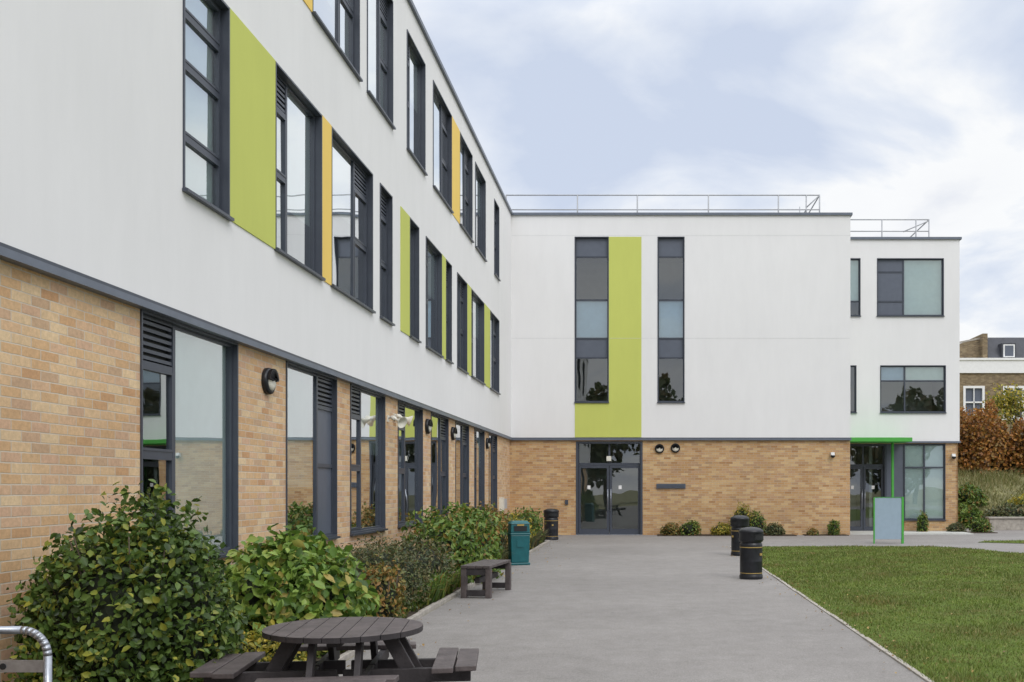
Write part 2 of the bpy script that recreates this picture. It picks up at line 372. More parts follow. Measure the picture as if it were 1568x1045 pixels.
for a, b, z0, z1, k in [(10.33, 11.61, 4.33, 6.53, 'green'), (13.30, 13.70, 4.33, 6.53, 'yellow'), (17.62, 18.29, 4.33, 6.53, 'green'),
                        (21.21, 21.64, 4.33, 6.53, 'green'), (24.26, 24.84, 4.33, 6.53, 'green'), (26.86, 27.89, 4.33, 6.53, 'green'),
                        (22.31, 23.29, 7.71, 9.89, 'yellow'), (12.45, 12.91, 7.71, 9.89, 'yellow')]:
    fb(mapL, a, b, z0, z1, -0.05, 0.012, k, pan)

# main facade
tall = [(0.62, 'p'), (1.42, 'g'), (1.26, 'b'), (0.64, 'p'), (1.44, 'g')]  # blue panel in the middle row stands in for reflected sky
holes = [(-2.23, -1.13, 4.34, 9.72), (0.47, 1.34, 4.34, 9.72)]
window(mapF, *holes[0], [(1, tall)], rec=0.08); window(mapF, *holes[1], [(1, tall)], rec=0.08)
fb(mapF, -1.12, -0.06, 3.19, 9.72, -0.05, 0.012, 'green', pan)
fb(mapF, -2.23, -1.121, 3.19, 4.30, -0.05, 0.011, 'green', pan)
wallholes(walls, mapF, XW, 6.75, 3.15, 10.42, holes, 'white', 0.0)
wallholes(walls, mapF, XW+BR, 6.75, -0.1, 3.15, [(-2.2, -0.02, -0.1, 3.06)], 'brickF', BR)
def door(mp, u0, u1, zt, leafz, base, rec=0.12):
    fb(mp, u0, u0+0.07, 0, zt, base-rec-0.08, base+0.01); fb(mp, u1-0.07, u1, 0, zt, base-rec-0.08, base+0.01)
    fb(mp, u0+0.07, u1-0.07, zt-0.07, zt, base-rec-0.08, base+0.009)
    a, b = u0+0.07, u1-0.07; c = (a+b)/2; dF = base-rec
    fb(mp, a, b, leafz, leafz+0.08, dF-0.06, dF)
    for p, q in ((a, c), (c, b)):
        fb(mp, p, p+0.03, leafz+0.08, zt-0.07, dF-0.05, dF-0.01); fb(mp, q-0.03, q, leafz+0.08, zt-0.07, dF-0.05, dF-0.01)
        pane(mp, p+0.03, q-0.03, leafz+0.08, zt-0.07, dF-0.03)
        s = 0.085
        fb(mp, p+0.008, p+s, 0.02, leafz-0.005, dF-0.05, dF+0.004); fb(mp, q-s, q-0.008, 0.02, leafz-0.005, dF-0.05, dF+0.004)
        fb(mp, p+s, q-s, 0.02, 0.20, dF-0.05, dF+0.003); fb(mp, p+s, q-s, leafz-0.09, leafz-0.005, dF-0.05, dF+0.003)
        pane(mp, p+s, q-s, 0.2, leafz-0.09, dF-0.03)
        hx = q-0.05 if q == c else p+0.05
        FR.cyl(mp(hx, 0.8, dF+0.06), mp(hx, 1.5, dF+0.06), 0.014, 'steel', seg=8)
        for hz in (0.85, 1.45): FR.cyl(mp(hx, hz, dF), mp(hx, hz, dF+0.06), 0.01, 'steel', seg=6)
        fb(mp, p+0.3, p+0.40, 1.5, 1.62, dF-0.026, dF-0.023, 'whitep')
    fb(mp, u0, u1, -0.01, 0.02, dF-0.1, base+0.05, 'steel')
door(mapF, -2.2, -0.02, 3.06, 2.28, BR)
fb(mapF, -1.2, -1.05, 2.42, 2.58, BR-0.12, BR-0.06, 'ccream')
# wing
WE = 10.93; WR = 10.12
holes = [(6.9, 7.5, 7.49, 9.47), (8.08, 10.38, 7.49, 9.47), (6.9, 7.36, 4.15, 5.77), (8.19, 10.45, 4.15, 5.77)]
window(mapW, *holes[0], [(1, [(1.5, 'w'), (0.5, 'g')])], rec=0.06)
window(mapW, *holes[1], [(0.92, [(0.45, 'p'), (1.05, 'p'), (0.5, 'p')]), (1.38, [(1, 'w')])], rec=0.06)  # white panel in the right pane stands in for its pale reflection
window(mapW, *holes[2], [(1, [(1, 'g')])], rec=0.06)
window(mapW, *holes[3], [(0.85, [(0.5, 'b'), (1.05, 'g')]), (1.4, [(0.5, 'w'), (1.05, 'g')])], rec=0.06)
wallholes(walls, mapW, 6.7, WE, 3.15, WR, holes, 'white', 0.0)
gh = [(6.75, 9.03, -0.1, 3.06), (9.03, 10.45, 0.44, 3.06)]
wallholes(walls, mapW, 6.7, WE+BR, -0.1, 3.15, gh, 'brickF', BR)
door(mapW, 6.85, 8.42, 3.06, 2.28, BR)
fb(mapW, 8.42, 9.03, 0, 3.06, BR-0.1, BR-0.03, 'frameL'); fb(mapW, 6.75, 6.85, 0, 3.06, BR-0.1, BR-0.03, 'frameL')
window(mapW, 9.03, 10.45, 0.44, 3.06, [(1, [(0.8, 'w'), (1.8, 'w')]), (1, [(0.8, 'w'), (1.8, 'w')])], rec=0.05, base=BR)

walls.quad([(WE, YW, 3.15), (WE, 46, 3.15), (WE, 46, WR), (WE, YW, WR)], 'white')
walls.quad([(WE+BR, YW, -0.1), (WE+BR, 46, -0.1), (WE+BR, 46, 3.15), (WE+BR, YW, 3.15)], 'brickL')
walls.quad([(6.75, YF, 3.15), (6.75, YW+0.2, 3.15), (6.75, YW+0.2, 10.42), (6.75, YF, 10.42)], 'white')
walls.quad([(6.75, YF-BR, -0.1), (6.75, YW+0.1, -0.1), (6.75, YW+0.1, 3.15), (6.75, YF-BR, 3.15)], 'brickL')
walls.quad([(6.75, YW+0.2, 9), (6.75, 46, 9), (6.75, 46, 10.42), (6.75, YW+0.2, 10.42)], 'white')
walls.quad([(-18, 46, -0.1), (WE, 46, -0.1), (WE, 46, WR), (-18, 46, WR)], 'white')
walls.quad([(-18, -8, -0.1), (-18, 46, -0.1), (-18, 46, 10.42), (-18, -8, 10.42)], 'white')
walls.quad([(-18, -8, -0.1), (XW, -8, -0.1), (XW, -8, 10.42), (-18, -8, 10.42)], 'white')
walls.obj('walls', school, recalc=False)
pan.obj('colour_panels', school)
FR.obj('window_and_door_frames', school); GL.obj('glazing', school, recalc=False); BL.obj('blinds', school)
rf = MB()
rf.box((-18, -8, 10.2), (XW-0.05, 46, 10.38), 'roof'); rf.box((XW-0.05, YF+0.05, 10.2), (6.70, 46, 10.379), 'roof')
rf.box((6.70, YW+0.05, WR-0.15), (WE-0.05, 46, WR-0.04), 'roof')
rf.box((XW-0.3, -8, 10.42), (XW+0.06, YF-0.06, 10.50), 'coping')
rf.box((XW-0.3, YF-0.06, 10.42), (6.81, YF+0.3, 10.499), 'coping')
rf.box((6.5, YF+0.3, 10.42), (6.81, 46, 10.498), 'coping')
rf.box((6.75, YW-0.06, WR), (WE+0.06, YW+0.3, WR+0.08), 'coping')
rf.box((WE-0.3, YW+0.3, WR), (WE+0.06, 46, WR+0.079), 'coping')
rf.box((XW+BR-0.02, -8, 3.095), (XW+0.035, YF-0.035, 3.155), 'coping')
rf.box((XW+BR-0.02, -8, 3.155), (XW+0.02, YF-0.02, 3.185), 'frame')
rf.box((XW+BR, YF-0.035, 3.095), (6.785, YF-BR+0.02, 3.155), 'coping')
rf.box((XW+BR, YF-0.02, 3.155), (6.77, YF-BR+0.02, 3.18), 'frame')
rf.box((6.785, YW-0.035, 3.095), (WE+0.035, YW-BR+0.02, 3.155), 'coping')
for a, b in ((XW+0.01, -2.24), (-0.05, 0.45), (1.36, 6.74)):
    rf.box((a, YF-0.003, 6.412), (b, YF+0.01, 6.424), 'joint')
rf.box((-1.1, YF-0.015, 6.412), (-0.07, YF-0.005, 6.42), 'joint')
rf.box((XW+0.01, YF-0.003, 9.76), (6.74, YF+0.01, 9.768), 'joint')
rf.obj('roof_and_trims', school)
# interior
it = MB()
for z0, z1 in ((3.25, 3.9), (6.75, 7.35)):
    it.box((-17.9, -7.9, z0), (XW-0.32, 45.9, z1), 'room')
    it.box((XW-0.3, YF+0.3, z0), (6.6, 45.9, z1), 'room'); it.box((6.62, YW+0.3, z0), (WE-0.1, 45.9, z1), 'room')
it.box((-17.9, -7.9, -0.05), (XW-0.15, 45.9, 0.05), 'room'); it.box((XW-0.1, YF+0.2, -0.05), (WE-0.1, 45.9, 0.05), 'room')
it.box((-9.0, -7.9, 0.06), (-8.9, 32, 10.1), 'room'); it.box((XW, 37, 0.06), (WE-0.2, 37.1, 9.9), 'room')
for y in (-3.5, 1.8, 8, 11.1, 17.3, 22.7, 27.5): it.box((-8.88, y, 0.06), (XW-0.45, y+0.1, 10.1), 'room')
for x in (-2.9, 1.6, 6.62, 7.9): it.box((x, YF+0.5 if x < 6.6 else YW+0.4, 0.06), (x+0.1, 36.9, 9.9), 'room')
it.obj('interior', school)
rl = MB()
def rail(xs, y, zb, zt, zm, x0, xe):
    for x in xs: rl.cyl((x, y, zb), (x, y, zt), 0.024, 'rail', seg=8)
    rl.cyl((x0, y, zt), (xe, y, zt), 0.022, 'rail', seg=8); rl.cyl((x0, y, zm), (xe, y, zm), 0.02, 'rail', seg=8)
rail((-4.63, -2.22, -0.2, 2.2, 4.56, 5.5, 5.95), 33.6, 10.3, 11.42, 10.93, -4.63, 5.95)
rl.cyl((5.5, 33.6, 11.0), (5.95, 33.6, 11.42), 0.02, 'rail', seg=8); rl.cyl((5.95, 33.6, 11.42), (5.95, 37, 11.42), 0.022, 'rail', seg=8)
rl.cyl((5.5, 33.6, 10.93), (5.5, 37, 10.93), 0.02, 'rail', seg=8); rl.cyl((5.5,35,10.3),(5.5,35,11.42),.02,'rail',seg=8)
rail((6.9, 8.63, 9.86, 10.33), 36.0, 10.0, 11.24, 10.82, 6.9, 10.33)
rl.cyl((9.4, 36, 10.8), (10.33, 36, 11.2), 0.02, 'rail', seg=8); rl.cyl((10.33, 36, 11.24), (10.33, 40, 11.24), 0.022, 'rail', seg=8)
rl.obj('roof_railing', school)
cn = MB()
cn.box((6.8, 33.1, 3.08), (8.95, 34.33, 3.22), 'greenp'); cn.box((8.47, 33.95, 0), (8.55, 34.03, 3.08), 'greenp')
cn.obj('entrance_canopy', school, bevel=0.01)
vt = MB(); vt.box((0.43, YF+0.02, 1.52), (1.38, YF-BR+0.02, 1.68), 'coping')
for i in range(4): vt.box((0.45, YF-0.0, 1.535+i*0.036), (1.36, YF+0.03, 1.553+i*0.036), 'frameL')
vt.box((XW-0.07, 30.1, 0.85), (XW+0.05, 30.45, 1.25), 'ccream'); vt.box((XW-0.07, 30.9, 0.9), (XW+0.04, 31.15, 1.2), 'rail')
vt.box((-2.55, YF+0.0, 1.0), (-2.45, YF+0.08, 1.15), 'frame')
vt.obj('wall_fittings', school)

def wall_lamp(loc, side):
    mb = MB()
    R = Matrix.Rotation(math.radians(90), 4, 'Y') if side == 'L' else Matrix.Rotation(math.radians(90), 4, 'X')
    mb.lathe([(0.001, -0.02), (0.15, -0.02), (0.155, 0.03), (0.15, 0.055), (0.12, 0.07), (0.11, 0.065)], 'black', R, 24)
    mb.lathe([(0.112, 0.05), (0.105, 0.075), (0.07, 0.09), (0.001, 0.095)], 'ccream', R, 24)
    for t in range(-7, 8):
        a = math.radians(t*11)
        for rr_ in (0.125, 0.10, 0.075, 0.05):
            if side == 'L': p = R @ Vector((-math.cos(a)*rr_, math.sin(a)*rr_, 0.085+0.02*(1-rr_/0.125)))
            else: p = R @ Vector((math.sin(a)*rr_, math.cos(a)*rr_, 0.085+0.02*(1-rr_/0.125)))
            mb.box(p-Vector((0.016,)*3), p+Vector((0.016,)*3), 'black')
    return mb.obj('wall_lamp', loc=loc)
for y in (11.5, 20.0, 22.65, 27.65): wall_lamp((XW+BR, y, 2.78), 'L')
wall_lamp((0.53, YF-BR, 2.82), 'F'); wall_lamp((1.05, YF-BR, 2.84), 'F')
def security_camera(loc):
    mb = MB(); mb.box((-0.06, -0.05, 0.0), (0.06, 0.06, 0.12), 'whitep'); mb.lathe([(0.001, -0.09), (0.05, -0.07), (0.075, -0.02), (0.075, 0.0), (0.001, 0.0)], 'dark', Matrix.Translation((0, -0.06, 0.02)), 16)
    mb.box((-0.05,-0.12,0.02),(0.05,0.0,0.05),'whitep')
    return mb.obj('security_camera', loc=loc)
security_camera((6.17, YF-BR-0.05, 2.58)); security_camera((10.72, YW-BR-0.05, 2.6))
def horn(loc, d, sc=0.66):
    mb = MB(); q = Vector(d).to_track_quat('Z', 'Y').to_matrix().to_4x4() @ Matrix.Scale(sc, 4)
    mb.lathe([(0.001, -0.2), (0.055, -0.2), (0.06, -0.08), (0.03, -0.07), (0.035, 0.0), (0.07, 0.1), (0.15, 0.2), (0.16, 0.205), (0.145, 0.2), (0.05, 0.08), (0.001, 0.05)], 'ccream', q, 24)
    mb.tube([(-0.15, 0.03, 0.03), (-0.08, 0.03, 0.06), (0, 0, 0.0)], 0.012, 'rail', 8); mb.box((-0.18, 0, -0.03), (-0.15, 0.08, 0.08), 'ccream')
    return mb.obj('horn_loudspeaker', loc=loc)
horn((XW+0.12, 16.9, 2.70), (0.75, -0.45, -0.35)); horn((XW+0.12, 17.35, 2.76), (0.9, 0.35, -0.35))

# ------------------------------------------------------------ ground
g = MB(); g.quad([(-300,-300,0),(300,-300,0),(300,500,0),(-300,500,0)], 'rough'); g.obj('ground', recalc=False)
g = MB(); g.quad([(-2.65,-20,0.004),(26,-20,0.004),(26,37.5,0.004),(WE,37.5,0.004),(WE,YW+0.1,0.004),(6.75,YW+0.1,0.004),(6.75,YF+0.1,0.004),(-2.65,YF+0.1,0.004)], 'asphalt'); g.obj('tarmac_path', recalc=False)
g = MB(); g.box((XW+BR-0.02, -8, -0.05), (-2.72, 28.2, 0.03), 'soil')
g.box((XW+BR-0.02, 28.2, -0.05), (-2.66, YF+0.1, 0.012), 'asphalt')
g.box((0.45, 31.75, -0.05), (4.9, YF+0.06, 0.03), 'soil'); g.box((5.2, 31.95, -0.05), (6.6, YF+0.06, 0.03), 'soil')
g.box((9.2, 33.7, -0.05), (12, YW+0.06, 0.03), 'soil')
g.obj('planting_bed')
k = MB()
y = -8.0
while y < 28.2:
    l = 0.91; k.box((-2.72+random.uniform(-.004,.004), y, -0.05), (-2.66+random.uniform(-.004,.004), min(y+l-0.008, 28.2), 0.055+random.uniform(-.006,.006)), 'kerb'); y += l
k.obj('kerb', bevel=0.006)
k = MB(); y = -8.0
while y < 26:
    l = 0.91; k.box((2.25+random.uniform(-.004,.004), y, -0.05), (2.30, min(y+l-0.008, 26), 0.02+random.uniform(-.004,.004)), 'kerb'); y += l
k.box((2.25, 26.0, -0.05), (7.2, 26.05, 0.02), 'kerb')
k.obj('kerb', bevel=0.005)
lawn_poly = [(2.30,-8),(2.30,26),(7.2,26),(7.9,25.6),(8.35,24.6),(8.85,22.9),(10.5,20.0),(13,17.5),(20,15),(20,-8)]
lw = MB(); lw.quad([(x, y, 0.014) for x, y in lawn_poly][::-1], 'lawn'); lawn = lw.obj('grass_lawn', recalc=False)
for p in lawn.data.polygons:
    if p.normal.z < 0: p.flip()
lw = MB(); lw.quad([(9.4,28.0,0.014),(12,26.6,0.014),(20,25.5,0.014),(24,29.5,0.014),(12,29.2,0.014),(9.9,28.8,0.014)], 'lawn'); lawn2 = lw.obj('grass_verge', recalc=False)

def inpoly(x, y, P):
    c = np.zeros(len(x), bool); n = len(P)
    for i in range(n):
        x1, y1 = P[i]; x2, y2 = P[(i+1) % n]
        if y1 == y2: continue
        t = ((y1 > y) != (y2 > y)) & (x < (x2-x1)*(y-y1)/(y2-y1)+x1)
        c ^= t
    return c
def mesh_np(name, V, F, mat, parent=None, fs=3):
    me = bpy.data.meshes.new(name); nv = len(V); nf = len(F)
    me.vertices.add(nv); me.vertices.foreach_set('co', V.astype(np.float32).ravel())
    me.loops.add(nf*fs); me.loops.foreach_set('vertex_index', F.astype(np.int32).ravel())
    me.polygons.add(nf); me.polygons.foreach_set('loop_start', np.arange(0, nf*fs, fs, dtype=np.int32))
    me.update(calc_edges=True); me.validate()
    me.materials.append(mat)
    o = bpy.data.objects.new(name, me); COL.objects.link(o)
    if parent: o.parent = parent
    return o
def blades(x, y, z0, h, w, rs, lean=0.5):
    n = len(x); a = rs.uniform(0, 2*np.pi, n); lx = rs.normal(0, lean, n)*h; ly = rs.normal(0, lean, n)*h
    V = np.zeros((n, 3, 3)); dx = np.cos(a)*w/2; dy = np.sin(a)*w/2
    V[:,0] = np.c_[x-dx, y-dy, z0+0*x]; V[:,1] = np.c_[x+dx, y+dy, z0+0*x]; V[:,2] = np.c_[x+lx, y+ly, z0+h]
    return V.reshape(-1, 3), np.arange(3*n).reshape(-1, 3)
rs = np.random.RandomState(3)
M['blade'] = blade_mat()
n = 300000
u = rs.rand(n); yy = 6.5*(26.0/6.5)**u; xx = 2.3+rs.rand(n)*12
kp = (xx < 0.40*yy+1.5) & inpoly(xx, yy, lawn_poly); xx = xx[kp]; yy = yy[kp]
pn = np.sin(xx*1.7+np.sin(yy*0.9)*2)*np.sin(yy*1.3+np.sin(xx*1.1)*2)+0.6*np.sin(xx*5.3+np.sin(yy*4.1))*np.sin(yy*4.7+np.sin(xx*3.3))
h = rs.uniform(0.016, 0.045, len(xx))*(1+0.4*pn).clip(0.3, 2); w = 0.004+0.0007*yy
edge = xx < 2.42; xx = np.where(edge, xx-rs.rand(len(xx))*0.035, xx)
V, F = blades(xx, yy, 0.012, h, w, rs, 0.45); mesh_np('blades', V, F, M['blade'], lawn)
xx = rs.uniform(9.4, 20, 8000); yy = rs.uniform(25.6, 29.3, 8000); kp = inpoly(xx, yy, [(9.4,28.0),(12,26.6),(20,25.5),(24,29.5),(12,29.2),(9.9,28.8)])
V, F = blades(xx[kp], yy[kp], 0.012, rs.uniform(0.02,0.05,kp.sum()), 0.02, rs); mesh_np('blades', V, F, M['blade'], lawn2)

# ------------------------------------------------------------ foliage
def leaves(C, Nn, size, rs, aspect=0.55, jitter=0.8):
    n = len(C)
    nn = Nn + rs.normal(0, jitter, (n, 3)); nn /= np.linalg.norm(nn, axis=1)[:, None]
    t = rs.normal(0, 1, (n, 3)); t -= (t*nn).sum(1)[:, None]*nn; t[:, 2] -= 0.35; t /= np.linalg.norm(t, axis=1)[:, None]
    b = np.cross(nn, t); b /= np.linalg.norm(b, axis=1)[:, None]
    s = size*rs.uniform(0.55, 1.25, n)[:, None]
    V = np.zeros((n, 6, 3))
    V[:,0] = C-t*s*0.5; V[:,1] = C-t*s*0.1+b*s*aspect*0.5+nn*s*0.10; V[:,2] = C+t*s*0.22+b*s*aspect*0.42+nn*s*0.08
    V[:,3] = C+t*s*0.5-nn*s*0.08; V[:,4] = C+t*s*0.22-b*s*aspect*0.42+nn*s*0.08; V[:,5] = C-t*s*0.1-b*s*aspect*0.5+nn*s*0.10
    o = np.arange(n)*6
    F = np.concatenate([np.c_[o, o+1, o+2, o+3], np.c_[o, o+3, o+4, o+5]])
    return V.reshape(-1, 3), F
def shrub(name, c, r, n, size, mat, seed, aspect=0.55, lumps=9, corek=0.68, sprig=0.025):
    rs = np.random.RandomState(seed); e = empty(name, (c[0], c[1], 0))
    rx, ry, hz = r
    L = []
    for i in range(lumps):
        a = 2*math.pi*(i+rs.rand()*0.7)/lumps; q = rs.uniform(0.35, 0.60)
        L.append((math.cos(a)*rx*q, math.sin(a)*ry*q, hz*rs.uniform(0.35, 0.60), rs.uniform(0.36, 0.48)))
    L.append((0, 0, hz*0.62, 0.42)); L.append((rx*0.2, -ry*0.15, hz*0.56, 0.45))
    per = n//len(L); Cs = []; Ns = []
    for lx, ly, lz, k in L:
        d = rs.normal(0, 1, (per, 3)); d /= np.linalg.norm(d, axis=1)[:, None]
        rad = (rs.rand(per)**0.35)*(1+0.14*np.sin(d[:,0]*7+seed)*np.sin(d[:,1]*6+lx*9)+0.10*np.sin(d[:,2]*9+ly*5))
        ex = np.array([rx*k*1.1, ry*k*1.1, hz*min(k, 0.40)*1.0])
        P = np.array([lx, ly, lz])+d*rad[:, None]*ex
        sp = rs.rand(per) < sprig; P[sp] += d[sp]*rs.uniform(0.02, 0.09, sp.sum())[:, None]
        Cs.append(P); Ns.append(d)
    m = n//5; a = rs.uniform(0, 2*np.pi, m); q = rs.uniform(0.5, 0.95, m); Cs.append(np.c_[np.cos(a)*rx*q, np.sin(a)*ry*q, rs.uniform(0.03, hz*0.45, m)]); Ns.append(np.c_[np.cos(a), np.sin(a), np.ones(m)*0.4])
    C = np.concatenate(Cs); Nn = np.concatenate(Ns); Nn[:, 2] += 0.35
    kp = (C[:, 2] > 0.02) & (C[:, 0]+c[0] > XW+BR+0.03) if c[0] < -2 else (C[:, 2] > 0.02)
    V, F = leaves(C[kp], Nn[kp], size, rs, aspect)
    mesh_np('foliage', V, F, mat, e, 4)
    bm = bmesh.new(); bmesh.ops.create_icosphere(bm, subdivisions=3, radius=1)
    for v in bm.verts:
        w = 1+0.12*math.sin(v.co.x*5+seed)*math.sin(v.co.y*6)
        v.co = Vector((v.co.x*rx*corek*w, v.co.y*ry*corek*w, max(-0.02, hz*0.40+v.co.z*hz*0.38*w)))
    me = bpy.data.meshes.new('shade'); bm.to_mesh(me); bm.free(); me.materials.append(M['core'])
    o = bpy.data.objects.new('inner_twigs', me); COL.objects.link(o); o.parent = e  # dark solid core stands in for the shade inside the shrub
    mb = MB()
    for i in range(14):
        a = rs.rand()*6.28; mb.cyl((0.1*math.cos(a), 0.1*math.sin(a), 0), (rx*0.75*math.cos(a), ry*0.75*math.sin(a), hz*rs.uniform(0.6, 0.85)), 0.012, 'bark', 0.004, 6)
    mb.obj('stems', e)
    return e
LM = {
 'dark': leaf_mat('leaf_dark', [(0.020,0.036,0.010),(0.038,0.068,0.014),(0.055,0.098,0.020),(0.075,0.125,0.026),(0.10,0.15,0.03),(0.24,0.24,0.035)]),
 'laurel': leaf_mat('leaf_laurel', [(0.035,0.070,0.014),(0.075,0.14,0.022),(0.13,0.21,0.035),(0.19,0.27,0.05),(0.28,0.22,0.06)]),
 'mixed': leaf_mat('leaf_mixed', [(0.03,0.045,0.02),(0.06,0.08,0.03),(0.10,0.11,0.05),(0.14,0.10,0.045),(0.11,0.14,0.05)]),
 'green': leaf_mat('leaf_green', [(0.03,0.06,0.014),(0.065,0.115,0.02),(0.10,0.17,0.03),(0.155,0.21,0.04),(0.22,0.11,0.03)]),
 'red': leaf_mat('leaf_autumn', [(0.05,0.07,0.02),(0.11,0.11,0.03),(0.22,0.11,0.03),(0.24,0.15,0.04),(0.12,0.16,0.04)]),
 'gold': leaf_mat('leaf_gold', [(0.08,0.10,0.02),(0.16,0.19,0.03),(0.36,0.30,0.04),(0.44,0.33,0.05),(0.12,0.15,0.03)], k=1.2),
 'hedge': leaf_mat('leaf_hedge', [(0.09,0.05,0.02),(0.20,0.085,0.025),(0.34,0.14,0.03),(0.18,0.12,0.03),(0.42,0.20,0.045)], k=1.25),
 'litter': leaf_mat('leaf_litter', [(0.16,0.09,0.03),(0.25,0.16,0.05),(0.32,0.22,0.07),(0.12,0.07,0.03)]),
}
shrub('round_shrub', (-3.50, 6.9), (0.74, 0.76, 1.52), 21000, 0.058, LM['dark'], 1, 0.62, 12, 0.76, 0.015)
shrub('laurel_shrub', (-3.38, 9.6), (0.80, 1.25, 1.12), 8500, 0.115, LM['laurel'], 2, 0.58, 10)
shrub('mixed_shrub', (-3.35, 12.4), (0.72, 1.1, 0.95), 9000, 0.05, LM['mixed'], 3, 0.4)
shrub('red_leaved_shrub', (-2.98, 11.2), (0.30, 0.5, 0.72), 2300, 0.06, LM['red'], 14, 0.5, 6)
shrub('leafy_shrub', (-3.15, 16.8), (0.78, 1.9, 1.26), 9000, 0.10, LM['green'], 4, 0.5, 10)
shrub('leafy_shrub', (-3.3, 14.3), (0.6, 0.9, 0.88), 4500, 0.07, LM['mixed'], 5, 0.4)
shrub('red_leaved_shrub', (-3.3, 20.9), (0.62, 1.5, 1.2), 6000, 0.075, LM['red'], 6)
shrub('leafy_shrub', (-3.3, 24.4), (0.62, 1.7, 0.9), 5000, 0.08, LM['gold'], 7)
shrub('leafy_shrub', (-3.3, 27.0), (0.6, 1.1, 1.0), 3500, 0.08, LM['green'], 8)
shrub('low_shrub', (-3.1, 8.05), (0.42, 0.42, 0.42), 2500, 0.05, LM['gold'], 9, 0.5, 6)
shrub('low_shrub', (-2.95, 7.2), (0.3, 0.42, 0.30), 1800, 0.04, LM['gold'], 10, 0.5, 6)
shrub('low_shrub', (-3.95, 5.5), (0.3, 0.45, 0.22), 1800, 0.035, LM['green'], 11, 0.4, 6)
for i, (x, y, r, h, m_) in enumerate([(0.85,32.05,.35,.42,'red'),(1.5,32.05,.4,.5,'green'),(2.5,32.05,.35,.42,'gold'),(3.15,31.95,.42,1.1,'gold'),(3.6,32.0,.38,.8,'green'),
        (4.2,32.0,.4,.42,'mixed'),(5.45,32.1,.2,.22,'red'),(6.15,32.1,.2,.5,'green'),(9.55,34.0,.22,.75,'green'),(10.7,34.0,.35,.35,'mixed'),(11.6,34.2,.45,.5,'green')]):
    shrub('low_shrub', (x, y), (r, min(r, 0.3), h), 1100, 0.075, LM[m_], 20+i, 0.5, 5)

def tufts(name, pts, mat, hmin, hmax, per=120, seed=1, w=0.01, spread=0.1):
    rs = np.random.RandomState(seed); Vs = []; Fs = []; o = 0
    for (x, y) in pts:
        a = rs.uniform(0, 2*np.pi, per); q = rs.rand(per)*spread*0.4; h = rs.uniform(hmin, hmax, per); l = rs.uniform(0.2, 0.9, per)*h
        bx = x+np.cos(a)*q; by = y+np.sin(a)*q; px = -np.sin(a)*w/2; py = np.cos(a)*w/2
        mx_ = bx+np.cos(a)*l*0.35; my = by+np.sin(a)*l*0.35; tx = bx+np.cos(a)*l; ty = by+np.sin(a)*l
        V = np.zeros((per, 5, 3)); V[:,0] = np.c_[bx-px,by-py,0*h]; V[:,1] = np.c_[bx+px,by+py,0*h]; V[:,2] = np.c_[mx_+px,my+py,h*0.7]; V[:,3] = np.c_[mx_-px,my-py,h*0.7]; V[:,4] = np.c_[tx,ty,h*rs.uniform(0.6,1,per)]
        k_ = o+np.arange(per)*5; Vs.append(V.reshape(-1,3)); Fs.append(np.c_[k_,k_+1,k_+2]); Fs.append(np.c_[k_,k_+2,k_+3]); Fs.append(np.c_[k_+3,k_+2,k_+4]); o += per*5
    return mesh_np(name, np.concatenate(Vs), np.concatenate(Fs), mat)
rr = random.Random(5)
tufts('border_grass_plants', [(-2.85+rr.uniform(-.12,.06), y_) for y_ in np.arange(12.6, 18.5, 0.33)], LM['green'], 0.2, 0.5, 70, 2, 0.022, 0.2)
tufts('border_grass_plants', [(-2.85+rr.uniform(-.15,.06), y_) for y_ in np.arange(18.8, 28, 0.45)], LM['mixed'], 0.2, 0.5, 60, 3, 0.03, 0.2)
tufts('border_grass_plants', [(-2.95+rr.uniform(-.5,.15), y_) for y_ in np.arange(5, 12.5, 0.22)], LM['green'], 0.06, 0.2, 50, 4, 0.012, 0.2)
n = 900
lx = np.concatenate([rs.uniform(-4.2,-2.7,350), rs.normal(2.35,0.2,250), rs.uniform(2.3,9,150), -2.6+np.abs(rs.normal(0,0.35,150))])
ly = np.concatenate([rs.uniform(5,28,350), rs.uniform(6,26,250), rs.uniform(7,26,150), rs.uniform(6,30,150)])
lz = np.where(lx < -2.72, 0.04, np.where(lx > 2.3, 0.035, 0.026))
V, F = leaves(np.c_[lx,ly,lz], np.tile([0,0,1.0],(n,1)), 0.035, rs, 0.6, 0.12); mesh_np('fallen_leaves', V, F, LM['litter'], None, 4)

